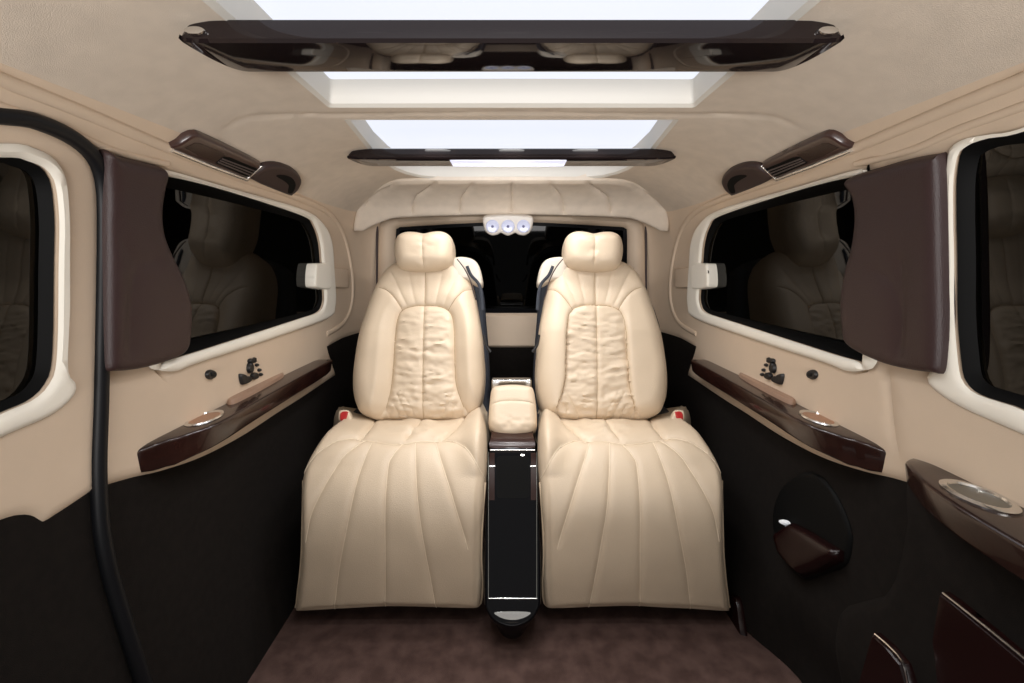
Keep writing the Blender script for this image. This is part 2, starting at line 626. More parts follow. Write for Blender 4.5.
# dark carpet below
for sg, nm, front in ((-1, 'left', None), (1, 'right', .05)):
    if sg < 0:
        poly = [(seal_lo[0][0], seal_lo[0][1] + .03)] + seal_lo + [(seal_lo[-1][0], -1.06), (back_end, -1.06), (back_end, -.30), (1.8, -.30)] + [(y, h + .03) for y, h in Lc[::-1]]
    else:
        poly = [(.05, -1.06), (back_end, -1.06), (back_end, -.30), (1.8, -.30)] + [(y, h + .03) for y, h in Lc[::-1]] + [(.70, -.40), (.05, -.40)]
    dp = patch('carpet_panel', keepcorner(poly, .03), m_wall(sg), M['carpet_dark'], wall_left if sg < 0 else wall_right, step=.04, back=.02, closed=False)

# ---- left sliding door
seal_r = [tuple(p) for p in seal_yh]
DOOR_LOW = yh(smooth_open([(92, 491), (70, 506), (50, 519), (41, 524.5), (36, 523.5), (28, 519), (18, 518), (0, 522), (-60, 545)], 5))
dpoly = [p for p in seal_yh if p[1] > DOOR_LOW[0][1]]
dpoly = [(.2, dpoly[0][1])] + [tuple(p) for p in dpoly] + [tuple(p) for p in DOOR_LOW] + [(.2, DOOR_LOW[-1][1])]
dpoly = [(y, min(h, .30)) for y, h in dpoly if y > .19]
door_l = patch('door_1', keepcorner(dpoly, .02), m_wall(-1), M['panel'], holes=[dl_hole], step=.025, height=lambda d: .010 * np.sqrt(np.clip(d / .012, 0, 1)), back=.02,
               closed=False, seams=[(yh([(62, 377), (78, 376), (97, 374)]), .004, .004)])
tag(door_l, 'beige sliding door panel at far left with dark lower half', kind='structure')
dlow = [tuple(p) for p in DOOR_LOW[::-1]]
slo = [tuple(p) for p in seal_yh if p[1] <= DOOR_LOW[0][1]]
dl2 = [(.2, DOOR_LOW[-1][1] + .02)] + [(y, h + .01) for y, h in dlow] + slo + [(.2, slo[-1][1])]
patch('carpet_panel', keepcorner(dl2, .03), m_wall(-1), M['carpet_dark'], door_l, step=.04, height=lambda d: .004 + 0 * d, back=.02, closed=False)
# seal
sp = np.array(seal_yh)
sp = resample(sp[sp[:, 0] > .22], .015, closed=False)
P, N = normals(m_wall(-1), sp, .004)
seal = tube('trim_1', P + N * .010, .0125, M['rubber'], up=N, n=12)
tag(seal, 'black rubber door seal running down beside the left door', kind='structure')

# ---- cream rings, rubber frames and panes of the windows
def window(name, sg, hole, outer, label, ringh=None, yaw=0.0, yref=1.7, trim=True, fw=.020, depth=.028):
    def pane_map(p):
        w = W(p[:, 0], p[:, 1])
        q = m_wall(sg)(p)
        q[:, 0] = sg * (w + depth + yaw * (yref - p[:, 0]))
        return q
    c = hole.mean(0)
    # inset loop
    tn = np.roll(hole, -1, 0) - np.roll(hole, 1, 0); tn /= np.linalg.norm(tn, axis=1)[:, None]
    nn = np.stack([-tn[:, 1], tn[:, 0]], 1)
    if ((c - hole) * nn).sum() < 0: nn = -nn
    inn = hole + nn * fw; mid = hole + nn * fw * .45
    root = patch(name, keepcorner(hole, .02), pane_map, M['glass'], step=.03, back=0, toward=(0, 1.2, ZC))
    tag(root, label, kind='structure')
    a = m_wall(sg)(hole); b = m_wall(sg)(mid); e = pane_map(inn)
    a2 = a.copy(); a2[:, 0] -= sg * .004
    b[:, 0] -= sg * (-.002)
    n = len(hole); V = np.vstack([a2, b, e + A(-sg * .001, 0, 0)])
    Fc = [(k * n + i, k * n + (i + 1) % n, (k + 1) * n + (i + 1) % n, (k + 1) * n + i) for k in (0, 1) for i in range(n)]
    fr = mkobj('window_frame', V, Fc, M['gasket'], root, sharp=50)
    if trim:
        patch('window_surround', outer, m_wall(sg), M['trim'], root, holes=[hole], step=.012, height=ringh or (lambda d: .012 + .008 * np.sqrt(np.clip(d / .010, 0, 1))),
              back=.0, closed=False, holeback=.01)
    return root


window('window_1', -1, dl_hole, dl_out, 'dark glass of the left sliding door', fw=.010, depth=.012)
window('window_2', -1, q_hole, q_out, 'dark glass of the left rear quarter window', yaw=.10, depth=.012, fw=.012)
window('window_3', 1, q_hole, q_out, 'dark glass of the right rear quarter window', yaw=.10, depth=.012, fw=.012)
window('window_4', 1, dr_hole, dr_out, 'dark glass of the right front door', ringh=lambda d: .0095 + .006 * np.sqrt(np.clip(d / .012, 0, 1)), fw=.014, depth=.014)

# ---- headliner with two openings
def rrect(x0, x1, y0, y1, r, n=6):
    out = []
    for cx, cy, a0 in ((x1 - r, y1 - r, 0), (x0 + r, y1 - r, 90), (x0 + r, y0 + r, 180), (x1 - r, y0 + r, 270)):
        for k in range(n + 1):
            a = math.radians(a0 + 90 * k / n); out.append((cx + r * math.cos(a), cy + r * math.sin(a)))
    return out


s1 = keepcorner(rrect(-.425, .425, .20, 1.045, .008, 3), .03)
s2 = keepcorner([(-.418, 1.125), (.418, 1.125), (.440, 1.40), (.436, 1.55), (.425, 1.63), (.40, 1.70), (.36, 1.755), (.30, 1.78),
                 (-.30, 1.78), (-.36, 1.755), (-.40, 1.70), (-.425, 1.63), (-.436, 1.55), (-.440, 1.40)], .03)
ceil_seam = lambda pts: m_shell(resample(smooth_open(pts), 4, closed=False))[:, :2]
cs = ceil_seam([(222, 146), (227, 130), (242, 119), (275, 115.5), (345, 114.5), (512, 113), (678, 114.5), (748, 115.5), (781, 119), (796, 130), (801, 146)])
ceiling = patch('ceiling', keepcorner([(-.74, -.05), (.74, -.05), (.74, 2.22), (-.74, 2.22)], .04), m_ceil, M['headliner'], holes=[s1, s2], step=.022,
                back=.012, closed=False, holeback=.002, seams=[(cs, .0035, .004)], toward=(0, 1.0, ZC - .3))
tag(ceiling, 'beige fabric headliner with two lit openings', kind='structure')
for k, (lp, lab) in enumerate(((s1, 'large lit ceiling panel above the wide front wood bar'), (s2, 'smaller lit ceiling panel over the narrow rear wood bar'))):
    root = patch('ceiling_light', lp * A(1.0, 1) if False else lp, lambda p: m_ceil(p) * A(1, 1, 0) + np.stack([0 * p[:, 0], 0 * p[:, 0], np.interp(p[:, 1], *CT) + ZC + .062], 1),
                 M['glow'], step=.04, back=.005, toward=(0, 1, ZC))
    tag(root, lab, 'ceiling light', 'lit panels in the ceiling')
    n = len(lp); a = m_ceil(lp); a[:, 2] -= .001
    c = lp.mean(0)
    ins = lp + (c - lp) / np.linalg.norm(c - lp, axis=1)[:, None] * .010
    b = m_ceil(ins); b[:, 2] += .006
    e = m_ceil(ins); e[:, 2] = np.interp(ins[:, 1], *CT) + ZC + .063
    V = np.vstack([a, b, e]); Fc = [(k2 * n + i, k2 * n + (i + 1) % n, (k2 + 1) * n + (i + 1) % n, (k2 + 1) * n + i) for k2 in (0, 1) for i in range(n)]
    mkobj('recess_frame', V, Fc, M['recess'], root, sharp=40)

# roof side mouldings
RAIL = [(-260, -35), (0, 77), (80, 110), (165, 146), (243, 178), (290, 194), (324, 210), (341, 232), (350, 268), (351, 300), (343, 322), (325, 334)]
RAIL2 = [(-260, 8), (0, 105), (60, 127), (110, 149), (165, 163)]
for pts, r, nm in ((RAIL, .011, 'roof_rail'), (RAIL2, .007, 'pillar_rail')):
    for sg in (0, 1):
        o = shell_tube('trim_%d' % ((2 if r > .01 else 4) + sg), mir(pts) if sg else pts, r, M['panel'], flat=.7, lift=.006)
        tag(o, 'beige moulding along the %s roof edge' % ('right' if sg else 'left'), kind='structure')

# ---- rear wall: tailgate with window
TG = lambda x, y, Y=2.2: ((x - CX) / F * Y, -(y - CY) / F * Y)
rw_hole = resample(smooth_closed([TG(*p) for p in [(396, 232), (399, 228), (410, 226.5), (512, 222), (613, 226.5), (624, 228), (627, 232), (627, 270), (627, 309), (624, 312.5), (512, 313), (399, 312.5), (396, 309), (396, 270)]], 5), .015)
rw = patch('wall_rear', keepcorner([(-.78, -.42), (.78, -.42), (.78, .32), (-.78, .32)], .03), m_flatY(2.2), M['panel'], holes=[rw_hole], step=.03, back=.02, closed=False)
tag(rw, 'beige tailgate wall around the rear window', kind='structure')
ro = resample(smooth_closed([TG(*p) for p in [(379, 230), (384, 221), (400, 218), (512, 214), (623, 218), (639, 221), (644, 230), (645, 270), (645, 316), (638, 321), (512, 321), (385, 321), (378, 316), (378, 270)]], 5), .015)
win5 = patch('window_5', keepcorner(rw_hole, .03), lambda p: np.stack([p[:, 0], 2.235 - .14 * p[:, 1], p[:, 1] + ZC], 1), M['glass_rear'], step=.04, back=0)
tag(win5, 'dark rear tailgate window behind the two seats', kind='structure')
patch('window_surround', ro, m_flatY(2.2), M['panel'], win5, holes=[rw_hole], step=.015, height=lambda d: .004 + .030 * np.power(np.clip(d / .03, 0, 1), .6), back=.003, closed=False, holeback=.03)
tn = np.roll(rw_hole, -1, 0) - np.roll(rw_hole, 1, 0); tn /= np.linalg.norm(tn, axis=1)[:, None]
nn = np.stack([-tn[:, 1], tn[:, 0]], 1); c = rw_hole.mean(0)
if ((c - rw_hole) * nn).sum() < 0: nn = -nn
a = m_flatY(2.202)(rw_hole); q_ = rw_hole + nn * .016; b = np.stack([q_[:, 0], 2.233 - .14 * q_[:, 1], q_[:, 1] + ZC], 1); n = len(a)
mkobj('window_frame', np.vstack([a, b]), [(i, (i + 1) % n, n + (i + 1) % n, n + i) for i in range(n)], M['rubber'], win5)
# dark gap lines beside the tailgate frame
for k, x in enumerate((377.5, 645.5)):
    pts = np.array([[*TG(x, y)] for y in np.linspace(221, 305, 12)])
    t = tube('trim_%d' % (6 + k), np.stack([pts[:, 0], np.full(12, 2.192), pts[:, 1] + ZC], 1), .006, M['dark_brown'], n=8)
    tag(t, 'dark gap beside the %s edge of the tailgate frame' % ('left' if k == 0 else 'right'), kind='structure')
# tailgate lower panel and dark boot wall
lp = patch('trim_8', keepcorner(rrect(-.60, .60, -.415, -.262, .02, 4), .02), m_flatY(2.19), M['panel'], step=.03, height=pill(.012, .012), back=.01)
tag(lp, 'beige tailgate panel below the rear window', kind='structure')
bw = patch('wall_rear_lower', keepcorner([(-.78, -1.05), (.78, -1.05), (.78, -.40), (-.78, -.40)], .08), m_flatY(2.19), M['carpet_dark'], step=.08, back=.02)
bw.name = 'wall_back'
tag(bw, 'dark carpeted lower rear wall seen between the seats', kind='structure')

# ---- quilted panel over the rear window
qp = m_profile([(1.77, .322), (1.81, .319), (1.87, .309), (1.93, .285), (1.97, .255), (1.985, .235), (2.0, .205), (2.01, .18), (2.02, .14)])
QP = [(412, 180.5), (455, 180.2), (512, 180), (568, 180.2), (611, 180.5), (634, 184), (653, 193), (665, 208), (669, 222), (666, 234), (655, 228), (640, 221.5), (622, 217.5), (565, 215.5), (512, 214.5),
      (458, 215.5), (401, 217.5), (385, 221), (370, 227), (358, 234), (353.5, 228), (358, 208), (370, 193), (389, 183)]
qs = [[(441, 176), (430, 186), (416, 196), (413, 205), (411, 217)], [(476, 176), (470, 186), (462, 196), (460, 205), (459, 217)], [(511.5, 175), (511.5, 216)]]
qs += [mir(s) for s in qs[:2]] + [[(398, 181), (380, 190), (372, 197), (360, 212)], mir([(398, 181), (380, 190), (372, 197), (360, 212)])]
quilt = patch('rear_roof_panel', resample(smooth_closed(QP, 4), 3), qp, M['headliner'], step=2.6, height=pill(.010, .02), back=.05, closed=False, seams=[(s, .013, .011) for s in qs])
V_, F_ = stitch(quilt, qp, [smooth_open(s, 5) for s in qs[:5]], .0045, None, lift=.011)
mkobj('rib_highlight', V_, F_, M['trim'], quilt)  # pale tubes put in for the highlight line along each rib
tag(quilt, 'quilted beige panel with stitched ribs above the rear window', 'trim panel')

# ================================================================== ceiling bars
def ceiling_bar(Yn, Yr, hb, ht, XN, XR, label):
    root = empty('ceiling_bar', (0, (Yn + Yr) / 2, ZC + hb))
    tag(root, label, 'ceiling bar', 'wood bars across the ceiling')
    # plan outline, pointed ends; section rounded
    def sec(t):
        # t -1..1 along X
        X = t * XN
        e = np.clip((abs(t) - XR / XN) / (1 - XR / XN), 0, 1)
        yr = Yn + (Yr - Yn) * math.sqrt(max(0, 1 - e ** 2.4))
        yr = max(yr, Yn + .004)
        th = (ht - hb) * (1 - .75 * e ** 4)
        h1 = hb + (ht - hb) * .15 * e ** 2
        y0 = Yn + .006 * e
        pts = [(y0 + .004, h1 + .001), (y0, h1 + .006), (y0 - .001, h1 + th * .5), (y0 + .003, h1 + th), (y0 + .012 * (1 - .6 * e), h1 + th + .004 * (1 - e)), (yr - .006 if yr - y0 > .02 else yr, h1 + th + .004 * (1 - e)), (yr, h1 + .008), (yr - .002, h1 + .002), (max(yr - .008, y0 + .005), h1)]
        return np.array([(X, y, h + ZC) for y, h in pts])
    ts = np.concatenate([-1 + .15 * np.linspace(0, 1, 26) ** 2, np.linspace(-.82, .82, 20), 1 - .15 * np.linspace(1, 0, 26) ** 2])
    loft('bar_body', [sec(t) for t in ts], M['bar'], root, sharp=28)
    return root


M['bar'] = mat('bar_lacquer', (.012, .008, .008), .05, spec=.32)
b1 = ceiling_bar(.668, .778, .326, .361, .496, .448, 'wide glossy dark wood bar across the front ceiling opening')
b2 = ceiling_bar(1.372, 1.475, .3125, .3455, .502, .445, 'narrow-looking glossy dark wood bar across the rear ceiling opening')
for sg in (-1, 1):
    e = disc_loft('end_lamp', A(sg * .468, .669, ZC + .342), A(1, 0, 0), A(0, 0, 1), [(0.001, .0), (.95, .0), (1, .003), (.9, .006), (.001, .007)], M['chrome'], b1, sx=.016, sy=.006)
for x, w, mt in ((0, .115, 'chrome'),):
    M['strip'] = mat('lit_lamp_strip', (.6, .6, .65), .15, emis=(.78, .80, 1.0), estr=.75)
    patch('lamp_strip', keepcorner(rrect(-.190, .170, 1.384, 1.468, .003, 2), .02), lambda p: np.stack([p[:, 0], p[:, 1], np.full(len(p), ZC + .3118)], 1), M['strip'], b2, step=.03, back=.002)

# ================================================================== side fittings (left traced, right mirrored)
def both(f):
    f(-1); f(1)


def S(pts, sg):
    return pts if sg < 0 else mir(pts)


side = {-1: 'left', 1: 'right'}

PADL = [(106, 154), (122, 158), (150, 165), (166, 171), (163, 190), (160, 212), (162, 234), (170, 255), (182, 280), (189, 305), (189, 330), (184, 352), (164, 362), (136, 369), (112, 371), (107, 369), (106, 340), (106, 260), (106, 200)]
PADR = [(847, 180), (880, 168), (910, 160), (932, 156.5), (939, 157), (941, 185), (942.5, 260), (943.5, 330), (941, 370), (932, 372), (908, 369), (878, 361), (849, 345), (844, 325), (843, 298), (847, 272), (854, 245), (857, 218), (854, 196)]
for sg, o, cr, lab in ((-1, PADL, [(106, 210), (118, 245), (132, 262), (160, 258)], 'dark brown leather pillar pad between the left door seal and quarter window'),
                       (1, PADR, [(900, 372), (905, 320), (895, 280), (872, 268)], 'dark brown leather pillar pad between the right quarter window and door window')):
    cr2 = [(132, 262), (126, 300), (124, 368)] if sg < 0 else [(906, 250), (907, 300), (905, 368)]
    p = patch('pillar_pad', resample(smooth_closed(o, 5), 3.5), m_off(.024), M['pad'], step=4.5, height=pill(.014, .022), back=.03, closed=False, seams=[(smooth_open(cr), .003, .02), (smooth_open(cr2), .005, .03)])
    # stand-off skirt
    tag(p, lab, 'pillar pad', 'brown pillar pads')

# coat tab
def coat_tab(sg):
    tm = m_fit(S([(311, 264), (311, 288), (343, 276)], sg), .004)
    o = S([(311, 266), (314, 263.5), (326, 264.5), (327, 276), (326, 288.5), (313, 288), (310, 284)], sg)
    p = patch('window_tab', resample(smooth_closed(o, 4), 1.0), tm, M['trim'], step=1.3, height=lambda d: .014 + pill(.008, .007)(d), back=.03, closed=False)
    o = S([(325, 267), (346, 269), (346, 288), (325, 287)], sg)
    patch('tab_strap', keepcorner(o, 1.5), tm, M['panel'], p, step=2, height=lambda d: .010 + pill(.004, .004)(d), back=.03, closed=False)
    tag(p, 'ivory belt tab over the rear edge of the %s quarter window' % side[sg], 'tab', 'window tabs')
both(coat_tab)


# armrest ledges
def section_ledge(Y, Xi, Xo, ht, hb, s, rnd=.007):
    """rounded wedge section standing off the wall; Xi inner, Xo outer"""
    r = min(rnd, (ht - hb) * .4, max((Xo - Xi) * .4, .001))
    pts = [(Xo, ht)]
    for k in range(5):
        a = math.radians(90 * k / 4)
        pts.append((Xi + r - r * math.sin(a), ht - r + r * math.cos(a)))
    for k in range(5):
        a = math.radians(90 * k / 4)
        pts.append((Xi + r - r * math.cos(a) + (Xo - Xi) * .08, hb + r - r * math.sin(a)))
    pts.append((Xo, hb))
    return np.array([(s * x, Y, h + ZC) for x, h in pts])


def armrest(sg):
    root = empty('wood_armrest', (sg * .72, 1.27, ZC - .416))
    tag(root, 'glossy dark wood armrest ledge with cup holder along the %s wall' % side[sg], 'armrest', 'side armrests')
    Yk = [.885, .889, .90, .92, .951, 1.0, 1.08, 1.19, 1.32, 1.448, 1.58, 1.69, 1.717]
    Xk = [.757, .748, .738, .724, .709, .676, .670, .676, .678, .680, .680, .681, .686]
    Tk = [-.390, -.380, -.374, -.371, -.370, -.370, -.370, -.370, -.370, -.370, -.370, -.370, -.372]
    Bk = [-.405, -.415, -.422, -.427, -.429, -.425, -.424, -.424, -.424, -.424, -.424, -.422, -.418]
    Ys = np.concatenate([np.linspace(.885, .94, 14), np.linspace(.95, 1.717, 50)])
    Xs = np.interp(Ys, Yk, Xk); Xs[14:] = np.convolve(np.pad(Xs[14:], 2, mode='edge'), np.ones(5) / 5, 'valid')
    secs = [section_ledge(y, x, float(W(y, -.39)) + .004, np.interp(y, Yk, Tk), np.interp(y, Yk, Bk), sg) for y, x in zip(Ys, Xs)]
    loft('armrest_body', secs, M['wood'], root, sharp=50)
    # leather inlay
    f = m_planeh(-.370)
    inl = S([(227, 404), (231, 399), (250, 389), (270, 378), (278, 374.5), (284, 375), (281, 379), (262, 390), (243, 400), (233, 404.5)], sg)
    patch('armrest_pad', resample(smooth_closed(inl, 4), 1.5), f, M['leather_pad'], root, step=1.6, height=pill(.012, .008), back=.002)
    # cup holder
    C = f(np.array(S([(205, 418.5)], sg), float))[0] + A(0, 0, .001)
    U, V = A(0, 1, 0), A(-1, 0, 0)
    cup = disc_loft('cup_holder', C, U, V, [(.031, .0), (.034, .003), (.038, .003), (.040, 0), (.038, -.002)], M['chrome'], root, sx=1.35, sy=.78)
    disc_loft('cup_liner', C, U, V, [(.033, .0005), (.030, -.0), (.028, -.001), (.001, -.001)], M['amber'], cup, sx=1.35, sy=.78).matrix_parent_inverse
    # beige lip under the ledge
    lip_ = patch('armrest_lip', keepcorner([(y, -.455) for y in np.linspace(.87, 1.66, 20)] + [(y, -.405) for y in np.linspace(1.66, .87, 20)], .02), m_wall(sg), M['panel'], root, step=.02,
                 height=lambda d: .004 + .020 * np.sqrt(np.clip(d / .03, 0, 1)), back=.0, closed=False) if False else None


def m_planeh(h0):
    def f(p):
        a, b = ray(p[:, 0], p[:, 1])
        Y = h0 / b
        return np.stack([a * Y, Y, np.full(len(p), h0 + ZC)], 1)
    return f


both(armrest)

# seat switches and round knob on the wall
def blob(name, px, r, sg, T, mt, parent=None, ry=None, rot=0):
    a = np.linspace(0, 2 * math.pi, 20, endpoint=False); ry = ry or r
    o = np.stack([px[0] + r * np.cos(a) * math.cos(rot) - ry * np.sin(a) * math.sin(rot), px[1] + r * np.cos(a) * math.sin(rot) + ry * np.sin(a) * math.cos(rot)], 1)
    if sg > 0: o[:, 0] = 2 * CX - o[:, 0]
    return patch(name, o, m_off(.009), mt, parent, step=r * .5, height=lambda d: pill(T, .005)(d), back=.006, closed=False, eps=.5)


def switches(sg):
    C = m_shell(np.array(S([(250, 385)], sg), float))[0]
    root = empty('seat_switch_cluster', C)
    tag(root, 'black seat-shaped adjustment switches above the %s armrest' % side[sg], 'switch', 'seat switch clusters')
    blob('headrest_switch', (251.5, 361), 3.6, sg, .008, M['black'], root, ry=2.8)
    blob('backrest_switch', (249.5, 368), 2.6, sg, .009, M['black'], root, ry=5.5)
    o = S([(239, 374.5), (243, 374), (247, 377), (249, 376), (250, 381), (245, 384), (241, 384)], sg)
    patch('cushion_switch', resample(smooth_closed(o, 4), 1.2), m_off(.009), M['black'], root, step=1.4, height=lambda d: pill(.008, .005)(d), back=.006, closed=False)
    blob('legrest_switch', (254, 376), 3.3, sg, .008, M['black'], root, ry=3.8)
    for x, y in ((254.5, 359), (257, 365), (259.5, 370), (261, 374.5)):
        blob('memory_button', (x, y), 1.7, sg, .004, M['black'], root)
    k = blob('round_switch', (210.5, 374.5), 5.0, sg, .006, M['black'], None)
    blob('knob_face', (210.8, 374.2), 3.2, sg, .0085, M['rubber'], k)
    tag(k, 'small black rounded switch on the %s wall below the window' % side[sg], 'switch', 'round wall switches')
both(switches)

# air vents and grab recesses under the roof edge
def vents(sg):
    C = m_shell(np.array(S([(215, 155)], sg), float))[0]
    root = empty('air_vent', C)
    tag(root, 'brown roof vent with chrome edge above the %s quarter window' % side[sg], 'air vent', 'roof vents')
    o = S([(167, 145), (176, 139), (188, 131.5), (193, 130.5), (199, 131.5), (230, 146), (257, 159.5), (258.5, 163), (252, 169), (244, 175), (206, 161)], sg)
    vm = m_fit(S([(167, 146), (244, 176), (226, 143)], sg), .003)
    body = patch('vent_body', resample(smooth_closed(o, 3), 2), vm, M['vent'], root, step=2.0, height=lambda d: .002 + pill(.012, .008)(d), back=.03, closed=False, sharp=35)
    ino = S([(180, 143), (190, 138), (196, 138.5), (222, 150), (213, 158), (196, 152)], sg)
    patch('vent_insert', keepcorner(ino, 1.5), vm, M['wood'], root, step=2, height=lambda d: .0146 + 0 * d, back=.004, closed=False)
    g = S([(219, 152), (226, 153), (254, 165), (244, 173), (228, 166), (211, 158.5)], sg)
    gr = patch('vent_grille', keepcorner(g, 2), vm, M['gasket'], root, step=2.5, height=lambda d: .0150 + 0 * d, back=.01, closed=False)
    for k in range(3):
        t = .25 + .25 * k
        a = (np.array(g[0]) * (1 - t) + np.array(g[5]) * t, np.array(g[2]) * (1 - t) + np.array(g[3]) * t)
        P, N = normals(vm, np.array([a[0] + (a[1] - a[0]) * u for u in np.linspace(.02, .98, 8)]), 1)
        tube('vent_slat', P + N * .016, .0018, M['vent_slat'], gr, n=6)
    P, N = normals(vm, resample(S([(168, 146), (206, 162), (244, 176.5)], sg), 4, closed=False), 1)
    tube('chrome_strip', P + N * .011, .0055, M['chrome'], root, n=8)
    P, N = normals(vm, resample(S([(244, 176), (259, 162.5)], sg), 3, closed=False), 1)
    tube('chrome_strip', P + N * .012, .0022, M['chrome'], root, n=8)
    C = m_shell(np.array(S([(275, 178)], sg), float))[0]
    r2 = empty('grab_handle', C)
    tag(r2, 'dark brown half-round reading lamp housing behind the %s roof vent' % side[sg], 'lamp housing', 'roof lamp housings')
    o = S([(247.5, 176), (255, 169), (263, 164), (272, 162.5), (281, 163.5), (291, 167.5), (298.5, 174), (300, 180), (297, 187), (291, 192), (287, 193)], sg)
    hm = m_fit(S([(246, 175), (291, 192), (274, 162)], sg), .005)
    patch('housing_body', resample(smooth_closed(o, 3), 1.5), hm, M['dark_brown'], r2, step=1.8, height=lambda d: .002 + pill(.012, .010)(d), back=.03, closed=False)
    o = S([(273, 172), (280, 171), (289, 174), (293, 181), (290, 189), (285, 189), (286, 182), (281, 177)], sg)
    patch('lamp_slot', resample(smooth_closed(o, 3), 1.5), hm, M['gasket'], r2, step=1.8, height=lambda d: .0146 + 0 * d, back=.01, closed=False)
    r2.name = 'lamp_housing'
both(vents)

# triple reading lamp above the rear window
rl = m_plane(1.955, .15, -.2)
root = empty('reading_spot_lamp', (0, 1.96, ZC + .17))
tag(root, 'ivory reading lamp with three round lenses at the top of rear window', 'reading lamp')
o = [(483.5, 217), (496, 215), (508, 214.5), (520, 215), (532.5, 217), (532.5, 226), (530, 232), (524, 235.5), (518, 234.5), (515, 233), (508, 235.8), (501, 233), (498, 234.5), (492, 235.5), (486, 232), (483.5, 226)]
patch('lamp_bezel', resample(smooth_closed(o, 4), 1), rl, M['silver'], root, step=1.2, height=pill(.014, .008), back=.05)
rl2 = m_plane(1.955 - .016, .15, -.2)
for x in (492.5, 508, 523.5):
    C = rl2(np.array([(x, 226.3)]))[0]
    U = A(1, 0, 0); V = A(0, -.2, 1) / math.hypot(.2, 1)
    ln = disc_loft('lamp_lens', C, U, -V * -1, [(.001, -.004), (.027, -.004), (.0285, .001), (.026, .004), (.020, .002), (.001, .003)], M['lens'], root, n=32)
    disc_loft('lens_core', C - np.cross(U, V) * -.0035, U, V, [(.001, 0), (.006, 0), (.005, .001), (.001, .0015)], M['lens_dark'], ln, n=16)

# ================================================================== SEATS
BACK = [(364, 414.5), (358, 404), (355.2, 392), (355, 376), (357, 358), (360.5, 338), (367.5, 311), (375.6, 287), (385, 272), (396, 264), (410, 261), (426, 260.5), (442, 261), (456, 263), (466, 270), (474, 284), (480, 312),
        (484, 338), (486.5, 366), (486.5, 384), (484, 402), (478, 415), (464, 421.5), (445, 423), (424, 423.5), (400, 423), (380, 421)]
INSET = [(387, 409), (391.5, 390), (394, 360), (395.5, 335), (397.5, 320), (402, 311), (411, 307), (425.5, 306), (440, 307), (448.5, 311), (453, 320), (454.5, 340), (455, 365), (456.5, 386), (464, 408)]
HEAD = [(395, 247), (398, 237.5), (406, 233), (416, 232.8), (424.5, 234.3), (433, 232.6), (442.5, 232.5), (451, 237), (454, 247), (453.5, 259), (450, 266), (442, 270.5), (425.5, 272.5), (408, 271.5), (399, 267.5), (395.5, 258)]
CUSH = [(345, 414), (480, 414), (486, 426), (487.5, 445), (486.5, 464), (485, 484), (484, 506), (482, 530), (481.5, 560), (482.5, 580), (481, 600), (474, 604.5), (430, 603), (386.6, 602.5), (340, 605), (299.5, 607), (297.5, 603),
        (301, 575), (303, 550), (304, 515), (303.5, 490), (306, 471), (313, 457), (323, 444), (338, 431)]
CPROF = [(1.74, -.60), (1.66, -.590), (1.55, -.577), (1.45, -.567), (1.385, -.570), (1.335, -.590), (1.298, -.640), (1.280, -.700), (1.274, -.78), (1.278, -.87), (1.288, -.96), (1.294, -1.01)]
BACK = [(421 + (x - 421) * .972, y) for x, y in BACK]
mb = m_plane(1.6, -.56, .37)
mh = m_plane(1.73, .0, .25)
mc = m_profile(CPROF)

CS = [  # cushion and leg rest seams
    ([(303, 489), (306, 474), (322, 459), (347, 450.5), (367, 449.5), (390, 452), (404, 452), (420, 450), (436, 450), (449, 449), (464, 456), (475, 466), (486, 480)], .006, .009),
    ([(367, 450), (345, 464), (325, 493), (316, 512), (311, 535)], .006, .011),
    ([(373, 452), (362, 477), (349.6, 529), (342, 565), (337.5, 604)], .006, .011),
    ([(404, 452), (394, 462), (390, 474), (388, 529), (387.5, 603)], .006, .011),
    ([(416, 452), (420, 497), (428.5, 554), (438, 603)], .006, .011),
    ([(436.5, 452), (451, 487), (461, 515), (469, 542)], .006, .011),
    ([(375, 417), (375, 429), (364, 446), (358, 450)], .012, .012),
    ([(427, 414), (427, 422), (419, 434), (404, 451)], .009, .012),
    ([(462, 414), (468, 425), (453, 441), (437, 451)], .012, .012),
    ([(309, 470), (307, 500), (306.5, 550), (303, 600)], .003, .005),
    ([(478, 482), (477, 540), (476, 600)], .003, .005),
    ([(300, 601), (340, 599), (386, 597), (440, 598), (480, 599)], .0035, .004),
]
BS = [
    (INSET, .009, .009),
    ([(425.5, 262), (425, 306), (424, 360), (424, 423)], .006, .008),
    ([(403, 311), (396, 300), (388, 292), (379, 288)], .0055, .008),
    ([(448, 311), (456, 300), (464, 292), (474, 287)], .0055, .008),
    ([(408, 308), (400, 292), (392, 276), (388, 270)], .004, .009),
    ([(443, 308), (450, 292), (458, 276), (462, 269)], .004, .009),
    ([(416, 306), (412, 290), (408, 270)], .003, .010),
    ([(435, 306), (439, 290), (443, 270)], .003, .010),
    ([(387, 409), (381, 416), (373, 421)], .005, .008),
    ([(464, 408), (469, 415), (476, 419)], .005, .008),
    ([(394, 404), (398, 412), (400, 422)], .004, .006),
    ([(396, 392), (404, 408), (409, 422)], .0035, .006),
    ([(388, 413), (391, 422)], .004, .005),
    ([(401, 392), (412, 408), (416, 421)], .0025, .006),
    ([(457, 404), (453, 413), (451, 422)], .004, .006),
    ([(455, 393), (446, 409), (440, 422)], .0035, .006),
    ([(463, 412), (461, 421)], .004, .005),
]


